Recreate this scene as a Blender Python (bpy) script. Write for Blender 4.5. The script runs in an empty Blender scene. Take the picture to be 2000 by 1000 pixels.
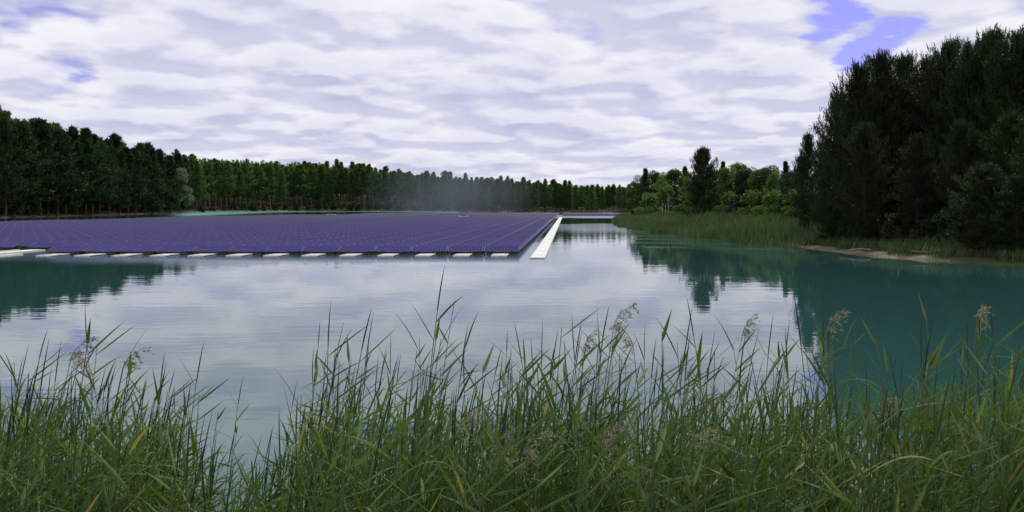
import bpy, math, random
import numpy as np
from mathutils import Vector

PI = math.pi
R = math.radians
rng = np.random.default_rng(7)
random.seed(7)

# ------------------------------------------------------------------ camera geometry
F, HOR, EYE = 1732.0, 403.0, 2.5          # focal length in photo pixels, horizon row, eye height over water


def X_at(px, d):
    return (px - 1000.0) / F * d


def Z_at(py, d):
    return EYE - (py - HOR) / F * d


sc = bpy.context.scene
COL = sc.collection

# ------------------------------------------------------------------ mesh helpers


class MB:
    """collects vertex / face arrays and links them as one mesh object"""

    def __init__(self):
        self.V, self.Fs, self.n, self.uv = [], [], 0, {}

    def add(self, V, Fc, mat=0, uv=None):
        V = np.asarray(V, dtype=np.float64).reshape(-1, 3)
        Fc = np.asarray(Fc, dtype=np.int64)
        self.V.append(V)
        self.Fs.append((Fc + self.n, mat, uv))
        self.n += len(V)

    def mesh(self, name, mats, smooth=False):
        me = bpy.data.meshes.new(name)
        V = np.concatenate(self.V)
        loops = np.concatenate([f.reshape(-1) for f, m, u in self.Fs])
        counts = np.concatenate([np.full(len(f), f.shape[1]) for f, m, u in self.Fs])
        mi = np.concatenate([np.full(len(f), m) for f, m, u in self.Fs])
        me.vertices.add(len(V))
        me.vertices.foreach_set('co', V.reshape(-1))
        me.loops.add(len(loops))
        me.loops.foreach_set('vertex_index', loops.astype(np.int32))
        me.polygons.add(len(counts))
        starts = np.concatenate([[0], np.cumsum(counts)[:-1]])
        me.polygons.foreach_set('loop_start', starts.astype(np.int32))
        me.polygons.foreach_set('material_index', mi.astype(np.int32))
        me.polygons.foreach_set('use_smooth', np.full(len(counts), smooth))
        if any(u is not None for f, m, u in self.Fs):
            lay = me.uv_layers.new(name='UVMap')
            uvs = np.concatenate([(np.zeros((f.size, 2)) if u is None else np.asarray(u, dtype=float).reshape(-1, 2)) for f, m, u in self.Fs])
            lay.data.foreach_set('uv', uvs.reshape(-1).astype(np.float32))
        me.update(calc_edges=True)
        for m in (mats if isinstance(mats, (list, tuple)) else [mats]):
            me.materials.append(m)
        return me

    def build(self, name, mats, parent=None, smooth=False):
        return link(name, self.mesh(name, mats, smooth), parent)


def link(name, me, parent=None):
    o = bpy.data.objects.new(name, me)
    COL.objects.link(o)
    if parent is not None:
        o.parent = parent
    return o


def tag(o, label=None, cat=None, group=None, kind=None):
    if label:
        o['label'] = label
    if cat:
        o['category'] = cat
    if group:
        o['group'] = group
    if kind:
        o['kind'] = kind
    return o


def empty(name, loc=(0, 0, 0)):
    o = bpy.data.objects.new(name, None)
    o.empty_display_size = 0.3
    COL.objects.link(o)
    o.location = loc
    return o


def copy_tree(o, parent=None):
    c = o.copy()
    COL.objects.link(c)
    c.parent = parent
    for ch in KIDS.get(o.name, ()):
        copy_tree(ch, c)
    return c


KIDS = {}                                  # children of every original, read once after it is built


def remember(o):
    KIDS[o.name] = list(o.children)
    for ch in o.children:
        remember(ch)


BOXF = np.array([[0, 3, 2, 1], [4, 5, 6, 7], [0, 1, 5, 4], [1, 2, 6, 5], [2, 3, 7, 6], [3, 0, 4, 7]])


def box(mb, c0, c1, mat=0):
    (x0, y0, z0), (x1, y1, z1) = c0, c1
    mb.add([(x0, y0, z0), (x1, y0, z0), (x1, y1, z0), (x0, y1, z0), (x0, y0, z1), (x1, y0, z1), (x1, y1, z1), (x0, y1, z1)], BOXF, mat)


def tube(mb, P, rad, sides=6, mat=0, cap=False):
    P = np.asarray(P, dtype=float)
    n = len(P)
    rad = np.broadcast_to(np.asarray(rad, dtype=float), (n,))
    T = np.gradient(P, axis=0)
    T /= np.linalg.norm(T, axis=1)[:, None] + 1e-9
    ref = np.array([1.0, 0, 0]) if abs(T[0, 0]) < 0.8 else np.array([0, 1.0, 0])
    A = np.cross(T, ref)
    A /= np.linalg.norm(A, axis=1)[:, None] + 1e-9
    B = np.cross(T, A)
    a = np.arange(sides) * 2 * PI / sides
    V = P[:, None, :] + rad[:, None, None] * (np.cos(a)[None, :, None] * A[:, None, :] + np.sin(a)[None, :, None] * B[:, None, :])
    i = np.arange(n - 1)[:, None] * sides
    j = np.arange(sides)[None, :]
    k = (j + 1) % sides
    Fc = np.stack([i + j, i + k, i + sides + k, i + sides + j], axis=-1).reshape(-1, 4)
    mb.add(V.reshape(-1, 3), Fc, mat)


def unit(v):
    return v / (np.linalg.norm(v, axis=-1, keepdims=True) + 1e-9)


def blades(mb, P, D, L, W, r, mat=0):
    """thin pointed blades: kites from P along D"""
    n = len(P)
    side = unit(np.cross(D, unit(r.normal(size=(n, 3)))))
    L = np.broadcast_to(L, (n,))[:, None]
    W = np.broadcast_to(W, (n,))[:, None]
    mid = P + D * L * 0.4
    V = np.stack([P, mid + side * W * 0.5, P + D * L, mid - side * W * 0.5], axis=1).reshape(-1, 3)
    mb.add(V, np.arange(n * 4).reshape(n, 4), mat)


def tri_blades(mb, P, D, L, W, r, mat=0):
    n = len(P)
    side = unit(np.cross(D, unit(r.normal(size=(n, 3)))))
    L = np.broadcast_to(L, (n,))[:, None]
    W = np.broadcast_to(W, (n,))[:, None]
    V = np.stack([P + side * W * 0.5, P + D * L, P - side * W * 0.5], axis=1).reshape(-1, 3)
    mb.add(V, np.arange(n * 3).reshape(n, 3), mat)


# ------------------------------------------------------------------ materials


def mat_new(name):
    m = bpy.data.materials.new(name)
    m.use_nodes = True
    nt = m.node_tree
    return m, nt, nt.nodes['Principled BSDF'], nt.nodes['Material Output']


def node(nt, typ, **kw):
    n = nt.nodes.new(typ)
    for k, v in kw.items():
        setattr(n, k, v)
    return n


def mixc(nt, fac, a, b, blend='MIX'):
    n = node(nt, 'ShaderNodeMix', data_type='RGBA', blend_type=blend)
    for sock, v in ((n.inputs[0], fac), (n.inputs[6], a), (n.inputs[7], b)):
        if hasattr(v, 'is_output'):
            nt.links.new(v, sock)
        elif isinstance(v, (int, float)):
            sock.default_value = v
        else:
            sock.default_value = (*v, 1.0)
    return n.outputs[2]


def math_n(nt, op, a, b=0.0, c=None, clamp=False):
    n = node(nt, 'ShaderNodeMath', operation=op, use_clamp=clamp)
    for s, v in zip(n.inputs, (a, b, c)):
        if v is None:
            continue
        if hasattr(v, 'is_output'):
            nt.links.new(v, s)
        else:
            s.default_value = v
    return n.outputs[0]


def noise(nt, vec, scale, detail=3.0, rough=0.55):
    n = node(nt, 'ShaderNodeTexNoise')
    n.inputs['Scale'].default_value = scale
    n.inputs['Detail'].default_value = detail
    n.inputs['Roughness'].default_value = rough
    if vec is not None:
        nt.links.new(vec, n.inputs['Vector'])
    return n.outputs['Fac']


def maprange(nt, v, a, b, c=0.0, d=1.0, smooth=True):
    n = node(nt, 'ShaderNodeMapRange')
    n.interpolation_type = 'SMOOTHSTEP' if smooth else 'LINEAR'
    nt.links.new(v, n.inputs[0])
    for i, x in zip((1, 2, 3, 4), (a, b, c, d)):
        n.inputs[i].default_value = x
    return n.outputs[0]


def foliage_mat(name, c1, c2, c3=None, transl=0.25, rough=0.55, noise_scale=0.9, island=0.5, spec=0.25):
    """leaf colour varies from leaf to leaf, from clump to clump and from plant to plant"""
    m, nt, b, out = mat_new(name)
    geo = node(nt, 'ShaderNodeNewGeometry')
    tc = node(nt, 'ShaderNodeTexCoord')
    oi = node(nt, 'ShaderNodeObjectInfo')
    nz = maprange(nt, noise(nt, tc.outputs['Object'], noise_scale, 3), 0.35, 0.68)
    f = math_n(nt, 'ADD', math_n(nt, 'MULTIPLY', geo.outputs['Random Per Island'], island), math_n(nt, 'MULTIPLY', nz, 1 - island))
    col = mixc(nt, f, c1, c2)
    if c3 is not None:
        sel = math_n(nt, 'GREATER_THAN', geo.outputs['Random Per Island'], 0.965)
        col = mixc(nt, sel, col, c3)
    hsv = node(nt, 'ShaderNodeHueSaturation')
    nt.links.new(col, hsv.inputs['Color'])
    nt.links.new(maprange(nt, oi.outputs['Random'], 0, 1, 0.65, 1.35, False), hsv.inputs['Value'])
    nt.links.new(maprange(nt, oi.outputs['Random'], 0, 1, 0.485, 0.515, False), hsv.inputs['Hue'])
    col = hsv.outputs['Color']
    nt.links.new(col, b.inputs['Base Color'])
    b.inputs['Roughness'].default_value = rough
    b.inputs['Specular IOR Level'].default_value = spec
    if transl:
        t = node(nt, 'ShaderNodeBsdfTranslucent')
        nt.links.new(mixc(nt, 1.0, col, (1.0, 1.15, 0.5), 'MULTIPLY'), t.inputs['Color'])
        mx = node(nt, 'ShaderNodeMixShader')
        mx.inputs[0].default_value = transl
        nt.links.new(b.outputs[0], mx.inputs[1])
        nt.links.new(t.outputs[0], mx.inputs[2])
        nt.links.new(mx.outputs[0], out.inputs['Surface'])
    return m


def plain_mat(name, c1, c2, scale=3.0, rough=0.8, spec=0.3, stretch=None):
    m, nt, b, out = mat_new(name)
    tc = node(nt, 'ShaderNodeTexCoord')
    v = tc.outputs['Object']
    if stretch:
        mp = node(nt, 'ShaderNodeMapping')
        mp.inputs['Scale'].default_value = stretch
        nt.links.new(v, mp.inputs['Vector'])
        v = mp.outputs[0]
    nz = noise(nt, v, scale, 5, 0.6)
    nt.links.new(mixc(nt, maprange(nt, nz, 0.3, 0.7), c1, c2), b.inputs['Base Color'])
    b.inputs['Roughness'].default_value = rough
    b.inputs['Specular IOR Level'].default_value = spec
    return m


M = {}
M['needles'] = foliage_mat('pine_needles', (0.016, 0.038, 0.014), (0.050, 0.088, 0.028), transl=0.22, noise_scale=0.8)
M['dark_needles'] = foliage_mat('dark_pine_needles', (0.010, 0.026, 0.007), (0.040, 0.074, 0.018), transl=0.2, noise_scale=0.7)
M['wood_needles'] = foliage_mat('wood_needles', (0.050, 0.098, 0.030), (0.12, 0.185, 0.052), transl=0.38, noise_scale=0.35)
M['shaded_hill_needles'] = foliage_mat('shaded_hill_needles', (0.014, 0.032, 0.012), (0.042, 0.072, 0.024), transl=0.25, noise_scale=0.35)  # darkened needles: shade of the lower hillside rows put into the colour
M['leaf'] = foliage_mat('broad_leaves', (0.055, 0.10, 0.024), (0.13, 0.20, 0.045), transl=0.4, noise_scale=0.5)
M['leaf_dark'] = foliage_mat('dark_broad_leaves', (0.018, 0.040, 0.014), (0.045, 0.08, 0.025), transl=0.25, noise_scale=0.5)
M['willow'] = foliage_mat('willow_leaves', (0.12, 0.16, 0.10), (0.22, 0.27, 0.16), transl=0.25, noise_scale=0.6)
M['reed_leaf'] = foliage_mat('reed_leaf', (0.044, 0.084, 0.020), (0.125, 0.195, 0.046), (0.28, 0.23, 0.07), transl=0.3, noise_scale=1.5, rough=0.6, spec=0.14)
M['reed_stem'] = foliage_mat('reed_stem', (0.060, 0.085, 0.030), (0.12, 0.14, 0.055), transl=0.0, noise_scale=2.0)
M['reed_spear'] = foliage_mat('reed_spear', (0.028, 0.045, 0.028), (0.05, 0.075, 0.04), transl=0.1)
M['plume'] = foliage_mat('reed_plume', (0.19, 0.165, 0.11), (0.36, 0.32, 0.23), transl=0.3)
M['grass'] = foliage_mat('bank_grass', (0.042, 0.078, 0.016), (0.10, 0.155, 0.034), (0.26, 0.21, 0.09), transl=0.3, noise_scale=1.2, spec=0.14)
M['far_reed'] = foliage_mat('far_reed', (0.042, 0.070, 0.026), (0.092, 0.128, 0.045), (0.18, 0.13, 0.07), transl=0.25, noise_scale=0.12, island=0.4)
M['bark'] = plain_mat('pine_bark', (0.040, 0.030, 0.023), (0.10, 0.075, 0.055), 3.0, 0.9, 0.1, (2, 2, 0.4))
M['forest_bark'] = plain_mat('forest_bark', (0.10, 0.072, 0.052), (0.21, 0.155, 0.11), 3.0, 0.9, 0.1, (2, 2, 0.4))
M['birch'] = plain_mat('birch_bark', (0.42, 0.41, 0.38), (0.62, 0.60, 0.56), 2.0, 0.7, 0.2, (0.5, 0.5, 3))
M['white_float'] = plain_mat('white_float_plastic', (0.52, 0.53, 0.47), (0.80, 0.80, 0.75), 1.6, 0.55, 0.3)
M['alu'] = plain_mat('anodised_aluminium', (0.06, 0.06, 0.12), (0.09, 0.09, 0.16), 8.0, 0.5, 0.2)
M['dark_float'] = plain_mat('dark_float_plastic', (0.030, 0.040, 0.030), (0.06, 0.07, 0.055), 2.0, 0.7, 0.2)  # dark greenish plastic, tone varied at random
M['drift'] = plain_mat('driftwood', (0.20, 0.16, 0.12), (0.36, 0.31, 0.25), 5.0, 0.9, 0.1)

# photovoltaic glass: silicon cells (12 x 6 per panel) between thin bright lines, under clear glass
m, nt, b, out = mat_new('photovoltaic_glass')
uvn = node(nt, 'ShaderNodeUVMap')
sep = node(nt, 'ShaderNodeSeparateXYZ')
nt.links.new(uvn.outputs[0], sep.inputs[0])
fx = math_n(nt, 'ABSOLUTE', math_n(nt, 'SUBTRACT', math_n(nt, 'FRACT', sep.outputs[0]), 0.5))
fy = math_n(nt, 'ABSOLUTE', math_n(nt, 'SUBTRACT', math_n(nt, 'FRACT', sep.outputs[1]), 0.5))
ln = math_n(nt, 'GREATER_THAN', math_n(nt, 'MAXIMUM', fx, fy), 0.455)
wn = node(nt, 'ShaderNodeTexWhiteNoise')
wn.noise_dimensions = '2D'
fl = node(nt, 'ShaderNodeVectorMath', operation='FLOOR')
nt.links.new(uvn.outputs[0], fl.inputs[0])
nt.links.new(fl.outputs[0], wn.inputs['Vector'])
pg = node(nt, 'ShaderNodeNewGeometry')
po = node(nt, 'ShaderNodeObjectInfo')
pr_ = math_n(nt, 'FRACT', math_n(nt, 'ADD', pg.outputs['Random Per Island'], po.outputs['Random']))
cell = mixc(nt, math_n(nt, 'ADD', math_n(nt, 'MULTIPLY', wn.outputs['Value'], 0.4), math_n(nt, 'MULTIPLY', pr_, 0.6)), (0.017, 0.012, 0.082), (0.034, 0.026, 0.150))
nt.links.new(mixc(nt, ln, cell, (0.14, 0.125, 0.28)), b.inputs['Base Color'])
b.inputs['Roughness'].default_value = 0.36
b.inputs['IOR'].default_value = 1.45
b.inputs['Specular IOR Level'].default_value = 0.0
b.inputs['Coat Weight'].default_value = 0.10
b.inputs['Coat Roughness'].default_value = 0.1
M['pv'] = m

# water: turquoise body under a rippled mirror; wind-ruffled and shallow stretches carried as attributes
m, nt, b, out = mat_new('lake_water')
tc = node(nt, 'ShaderNodeTexCoord')
geo = node(nt, 'ShaderNodeNewGeometry')
at = node(nt, 'ShaderNodeAttribute', attribute_name='shallow')
ar = node(nt, 'ShaderNodeAttribute', attribute_name='ruffle')
deep = mixc(nt, noise(nt, geo.outputs['Position'], 0.03, 2), (0.020, 0.069, 0.062), (0.026, 0.086, 0.080))
nt.links.new(mixc(nt, at.outputs['Fac'], deep, (0.06, 0.28, 0.22)), b.inputs['Base Color'])
nt.links.new(maprange(nt, ar.outputs['Fac'], 0, 1, 0.02, 0.35, False), b.inputs['Roughness'])
nt.links.new(maprange(nt, ar.outputs['Fac'], 0, 1, 0.5, 0.33, False), b.inputs['Specular IOR Level'])
b.inputs['IOR'].default_value = 1.40
mp = node(nt, 'ShaderNodeMapping')
mp.inputs['Scale'].default_value = (0.55, 1.0, 1.0)
nt.links.new(geo.outputs['Position'], mp.inputs['Vector'])
n1 = noise(nt, mp.outputs[0], 2.6, 2.0, 0.5)
n2 = noise(nt, mp.outputs[0], 0.35, 2.0, 0.5)
hgt = math_n(nt, 'ADD', math_n(nt, 'MULTIPLY', n1, 0.35), n2)
bp = node(nt, 'ShaderNodeBump')
bp.inputs['Strength'].default_value = 1.0
bp.inputs['Distance'].default_value = 0.006
nt.links.new(hgt, bp.inputs['Height'])
nt.links.new(bp.outputs[0], b.inputs['Normal'])
M['water'] = m

# ground: pine litter, grass and pale sand, picked by attributes
m, nt, b, out = mat_new('bank_ground')
geo = node(nt, 'ShaderNodeNewGeometry')
as_ = node(nt, 'ShaderNodeAttribute', attribute_name='sand')
ag = node(nt, 'ShaderNodeAttribute', attribute_name='grassy')
nA = noise(nt, geo.outputs['Position'], 0.8, 6, 0.65)
nB = noise(nt, geo.outputs['Position'], 6.0, 4, 0.6)
litter = mixc(nt, nA, (0.022, 0.019, 0.011), (0.055, 0.044, 0.026))
gr = mixc(nt, nB, (0.040, 0.060, 0.018), (0.095, 0.105, 0.040))
sand = mixc(nt, maprange(nt, nA, 0.3, 0.7), (0.15, 0.115, 0.08), (0.34, 0.29, 0.215))
c = mixc(nt, ag.outputs['Fac'], litter, gr)
sm = math_n(nt, 'MULTIPLY', as_.outputs['Fac'], maprange(nt, nB, 0.25, 0.5), clamp=True)
nt.links.new(mixc(nt, sm, c, sand), b.inputs['Base Color'])
b.inputs['Roughness'].default_value = 0.95
b.inputs['Specular IOR Level'].default_value = 0.1
bp = node(nt, 'ShaderNodeBump')
bp.inputs['Distance'].default_value = 0.08
nt.links.new(nB, bp.inputs['Height'])
nt.links.new(bp.outputs[0], b.inputs['Normal'])
M['ground'] = m

# ------------------------------------------------------------------ terrain
LAKE = np.array([
    (-75, 7), (-40, 5.5), (-15, 6.2), (-6, 6.4), (-2.2, 6.0), (0, 6.3), (4, 6.2), (8, 7.0), (12, 9.5), (17, 15), (21.5, 23), (23.5, 30),
    (22.4, 35.2), (20.3, 38.8), (19.0, 41.4), (18.0, 44.6), (17.6, 51), (17.7, 56), (16.6, 65), (15.7, 80), (15.0, 92), (15.6, 110), (17.2, 131), (20, 155),
    (23.5, 180), (28, 215), (32.5, 248), (38, 262), (60, 274), (95, 300), (85, 345), (47, 352), (20, 358), (-10, 385), (-35, 420), (-70, 440),
    (-100, 446), (-117, 412), (-128, 376), (-122, 309), (-116, 250), (-113, 197), (-112, 120), (-98, 40)], dtype=float)


def shore_dist(P):
    """signed distance to the shoreline, positive on land"""
    P = np.asarray(P, dtype=float)
    A, B = LAKE, np.roll(LAKE, -1, axis=0)
    d2 = np.full(len(P), 1e18)
    inside = np.zeros(len(P), dtype=bool)
    for a, b_ in zip(A, B):
        ab = b_ - a
        t = np.clip(((P - a) @ ab) / (ab @ ab), 0, 1)
        q = P - (a + t[:, None] * ab)
        d2 = np.minimum(d2, (q * q).sum(1))
        cond = (a[1] > P[:, 1]) != (b_[1] > P[:, 1])
        xi = (b_[0] - a[0]) * (P[:, 1] - a[1]) / (b_[1] - a[1] + 1e-12) + a[0]
        inside ^= cond & (P[:, 0] < xi)
    d = np.sqrt(d2)
    return np.where(inside, -d, d)


def sstep(a, b_, x):
    t = np.clip((x - a) / (b_ - a), 0, 1)
    return t * t * (3 - 2 * t)


def bank_height(P):
    """how high the land climbs some way behind the shore"""
    px = 1000 + F * P[:, 0] / np.maximum(P[:, 1], 1.0)
    h = np.interp(px, [-400, 0, 200, 400, 600, 750, 900, 1100, 1250], [15, 15.5, 13.5, 10.5, 8.5, 7, 5, 2.5, 0.8])
    h = np.where(P[:, 1] < 30, 0.5, h)
    return h


def ground_z(P):
    P = np.asarray(P, dtype=float)
    s = shore_dist(P)
    wob = 0.10 * np.sin(P[:, 0] * 0.9 + 1.3 * np.sin(P[:, 1] * 0.35)) + 0.07 * np.sin(P[:, 1] * 1.3 + P[:, 0] * 0.4)
    near = 0.75 * sstep(0, 6, s) + 0.12 * sstep(0, 0.5, s)
    land = near + bank_height(P) * sstep(4, 55, s) + wob * sstep(0.5, 6, s)
    bed = -0.25 * np.minimum(-s, 10) - 0.02
    return np.where(s > 0, land, bed)


def gz(x, y):
    return float(ground_z(np.array([[x, y]]))[0])


def polar(r0, r1, ratio):
    rr = [r0]
    while rr[-1] < r1:
        rr.append(rr[-1] * ratio)
    rr = np.array(rr)
    fine = np.linspace(-36, 36, 300)
    coarse = np.linspace(36, 324, 120)[1:-1]
    a = np.radians(np.concatenate([fine, coarse]))
    n, mth = len(rr), len(a)
    Xg = rr[:, None] * np.sin(a)[None, :]
    Yg = rr[:, None] * np.cos(a)[None, :]
    P = np.stack([Xg, Yg], -1).reshape(-1, 2)
    i = np.arange(n - 1)[:, None] * mth
    j = np.arange(mth)[None, :]
    k = (j + 1) % mth
    Fc = np.stack([i + j, i + mth + j, i + mth + k, i + k], -1).reshape(-1, 4)
    return P, Fc, mth


P, Fc, mth = polar(0.4, 6000, 1.028)
Z = ground_z(P)
mb = MB()
mb.add(np.column_stack([P, Z]), Fc)
mb.add(np.array([[0, 0, gz(0, 0.0)]]), np.zeros((0, 3), dtype=int))
s = shore_dist(P)
g = mb.build('ground', M['ground'], smooth=True)
tag(g, 'sandy lake shore rising to grass and wooded banks', kind='structure')
px = 1000 + F * P[:, 0] / np.maximum(P[:, 1], 1.0)
sandy = (1 - sstep(0.3, 1.5, s)) * 0.8
sandy = np.where((P[:, 0] > 0) & (P[:, 1] < 41), sandy * sstep(40.2, 42.5, P[:, 1]), sandy)
sandy = np.where((P[:, 1] > 57) & (P[:, 0] > 0) & (P[:, 1] < 270), sandy * 0.3, sandy)
sandy = np.where((P[:, 0] < -60) & (px < 340), sandy * 0.12, sandy)
sandy = np.where((P[:, 1] > 300) & (px > 360) & (px < 800), np.maximum(sandy, 0.8 * (1 - sstep(3, 9, s))), sandy)
grassy = np.where((P[:, 0] > 0) & (P[:, 1] < 270), 1 - sstep(6, 14, s), 0.15)
grassy = np.where(P[:, 1] < 30, 1.0, grassy)
for nm, val in (('sand', sandy), ('grassy', grassy)):
    at_ = g.data.attributes.new(nm, 'FLOAT', 'POINT')
    at_.data.foreach_set('value', np.concatenate([val, [0.0]]).astype(np.float32))

P, Fc, mth = polar(1.5, 520, 1.022)
cx = P[Fc].mean(axis=1)
keep = shore_dist(cx) < 6
mb = MB()
mb.add(np.column_stack([P, np.zeros(len(P))]), Fc[keep])
w = mb.build('water', M['water'], smooth=True)
tag(w, 'calm turquoise lake mirroring clouds and pines', kind='structure')
s = shore_dist(P)
px = 1000 + F * P[:, 0] / np.maximum(P[:, 1], 1.0)
far_left = sstep(-45, -14, s) * sstep(300, 380, px) * (P[:, 1] > 200) * (px < 900)
near_sh = 0.12 * sstep(-9, 0, s) * (P[:, 1] < 30)
shallow = np.clip(far_left + near_sh, 0, 1)
wob = 6 * np.sin(P[:, 0] * 0.35) + 4 * np.sin(P[:, 0] * 0.9)
strip = sstep(182, 190, P[:, 1] + wob * 0.4) * (P[:, 0] > 5) * (1 - sstep(262, 268, P[:, 1]))
shallow = np.maximum(shallow, strip * 0.12)
streak = sstep(0.55, 0.9, np.sin(P[:, 1] * 0.9 + 0.35 * P[:, 0]) * 0.5 + 0.5) * ((P[:, 0] > 8) & (P[:, 1] > 50) & (P[:, 1] < 76)) * 0.25
breeze = 0.30 * sstep(70, 100, P[:, 1]) * (1 - sstep(122, 134, P[:, 1] + wob * 0.3)) * sstep(2, 7, P[:, 0])
eddy = 0.26 * sstep(36, 41, P[:, 1] + wob * 0.15) * (P[:, 1] < 60) * (1 - sstep(1.5, 5, P[:, 0]))
ruffle = np.clip(np.maximum(strip * 0.6, far_left) + streak + breeze + eddy, 0, 1)
for nm, val in (('shallow', shallow), ('ruffle', ruffle)):
    at_ = w.data.attributes.new(nm, 'FLOAT', 'POINT')
    at_.data.foreach_set('value', val.astype(np.float32))

# ------------------------------------------------------------------ trees


def pine_parts(name, r, H, cb, Rad, whorl, nbr, shoot_gap, nb, bl, bw, sl, needle, round_top=0.75, trunk_r=None, cone=False, candle=0.0, barkm='bark'):
    """one pine: trunk with limbs, and a crown of needle shoots; returns the two meshes"""
    tk, cr = MB(), MB()
    trunk_r = trunk_r or H * 0.013
    zs = np.linspace(0, H * 0.97, 9)
    bend = r.normal(0, 0.010 * H, 2)
    axis = np.column_stack([bend[0] * (zs / H) ** 2, bend[1] * np.sin(zs / H * 3), zs - 0.25])
    tube(tk, axis, trunk_r * (1 - 0.88 * zs / H) * (1 + 0.35 * np.exp(-zs * 2)), 7)
    SP, SD, CP, CD = [], [], [], []
    z = cb * H
    while z < H * 0.985:
        t = (z - cb * H) / (H * (1 - cb))
        prof = (1 - t) ** round_top if cone else (1 - t ** 1.5) ** round_top
        prof *= min(1.0, 0.55 + 1.6 * t)
        for _ in range(nbr):
            az = r.uniform(0, 2 * PI)
            L = Rad * prof * r.uniform(0.45, 1.18) + 0.15
            el = R(-8 + 62 * t + r.normal(0, 9))
            n = max(3, int(L / shoot_gap))
            s_ = np.linspace(0, 1, n + 2)
            c0 = np.array([np.interp(z, zs, axis[:, 0]), np.interp(z, zs, axis[:, 1]), z])
            hx = s_ * L * math.cos(el)
            hz = s_ * L * math.sin(el) + 0.28 * L * s_ ** 2
            bp_ = c0 + np.column_stack([hx * math.cos(az), hx * math.sin(az), hz])
            if L > 0.5:
                tube(tk, bp_[:: max(1, (n + 1) // 3)], np.linspace(trunk_r * 0.28, trunk_r * 0.07, len(bp_[:: max(1, (n + 1) // 3)])), 3)
            bd = unit(np.gradient(bp_, axis=0))
            lat = np.array([-math.sin(az), math.cos(az), 0])
            for q in range(1, n + 2):
                if s_[q] < 0.22:
                    continue
                k = 3 if q < n + 1 else 2
                off = r.uniform(-1, 1, k)[:, None] * lat * L * 0.42 * (1.12 - s_[q])
                pos = bp_[q] + off + r.normal(0, 0.07 * L ** 0.5, (k, 3))
                dr = unit(bd[q] * 0.55 + np.array([0, 0, 0.75]) + off / (L + 0.1) * 0.8 + r.normal(0, 0.22, (k, 3)))
                SP.append(pos)
                SD.append(dr)
            if candle and t > 0.25:
                k = int(r.integers(2, 5))
                CP.append(bp_[-1] + r.normal(0, 0.16, (k, 3)) * [1, 1, 0.5])
                CD.append(unit(np.column_stack([r.normal(0, 0.16, (k, 2)) + 0.12 * np.array([math.cos(az), math.sin(az)]), np.ones(k)])))
        z += whorl * r.uniform(0.8, 1.2) * (1.0 - 0.45 * t)
    top = axis[-1]
    SP.append(top + np.column_stack([r.normal(0, 0.12, (5, 2)), r.uniform(-0.5, 0.1, 5)]))
    SD.append(unit(np.column_stack([r.normal(0, 0.15, (5, 2)), np.ones(5)])))
    SP, SD = np.concatenate(SP), np.concatenate(SD)
    ns = len(SP)
    u = r.uniform(0, 1, (ns, nb))
    pp = SP[:, None, :] + SD[:, None, :] * (u * sl)[:, :, None]
    dd = unit(SD[:, None, :] * (0.75 + 0.5 * u[:, :, None]) + 0.62 * r.normal(size=(ns, nb, 3)))
    tri_blades(cr, pp.reshape(-1, 3), dd.reshape(-1, 3), (bl * r.uniform(0.7, 1.25, ns * nb)), bw, r)
    if candle:
        CP.append(top + np.column_stack([r.normal(0, 0.22, (6, 2)), r.uniform(-0.4, 0.0, 6)]))
        CD.append(unit(np.column_stack([r.normal(0, 0.12, (6, 2)), np.ones(6)])))
        CP, CD = np.concatenate(CP), np.concatenate(CD)
        u = np.linspace(0, 1, 18)[None, :] + r.normal(0, 0.02, (len(CP), 18))
        cl_ = candle * r.uniform(0.6, 1.2, len(CP))
        pp = CP[:, None, :] + CD[:, None, :] * (u * cl_[:, None])[:, :, None]
        dd = unit(CD[:, None, :] + 0.45 * r.normal(size=(len(CP), 18, 3)))
        tri_blades(cr, pp.reshape(-1, 3), dd.reshape(-1, 3), 0.17 * r.uniform(0.7, 1.2, pp.size // 3), 0.034, r)
    return tk.mesh('trunk', M[barkm]), cr.mesh('crown', M[needle])


def broad_parts(name, r, H, Rad, leafm, nlobe, nleaf, ls, cb=0.22, barkm='bark', tr=None, stems=1):
    tk, cr = MB(), MB()
    tr = tr or 0.014 * H
    for k in range(stems):
        off = r.normal(0, 0.35 * (stems > 1), 2)
        zs = np.linspace(0, H * 0.85, 7)
        ax = np.column_stack([off[0] * (1 + zs / H) + 0.02 * H * np.sin(zs / H * 3 + k), off[1] * (1 + zs / H), zs - 0.2])
        tube(tk, ax, tr * (1 - 0.8 * zs / H), 7)
    lobes = []
    for k in range(nlobe):
        t = r.uniform(0, 1)
        z = H * (cb + (0.93 - cb) * t)
        rad = Rad * (0.35 + 0.75 * math.sin(PI * min(1, 0.15 + t * 0.85)) ** 0.8) * r.uniform(0.3, 0.85)
        az = r.uniform(0, 2 * PI)
        c = np.array([rad * math.cos(az), rad * math.sin(az), z])
        lobes.append((c, Rad * r.uniform(0.20, 0.42)))
        tube(tk, np.array([[0, 0, z * 0.72], c * [0.5, 0.5, 0.9], c]), np.array([0.3, 0.2, 0.08]) * tr, 3)
    lobes.append((np.array([0, 0, H * 0.9]), Rad * 0.4))
    for c, lr in lobes:
        n = int(nleaf * r.uniform(0.7, 1.3))
        v = unit(r.normal(size=(n, 3))) * (r.uniform(0.25, 1.0, n) ** 0.45)[:, None]
        p = c + v * lr * np.array([1, 1, 0.85])
        d = unit(v * 0.5 + r.normal(0, 0.6, (n, 3)) + np.array([0, 0, 0.15]))
        blades(cr, p, d, ls * r.uniform(0.7, 1.4, n), ls * 0.6, r)
    return tk.mesh('trunk', M[barkm]), cr.mesh('crown', M[leafm])


def proto(kind, meshes, H):
    return (kind, meshes, H)


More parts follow.
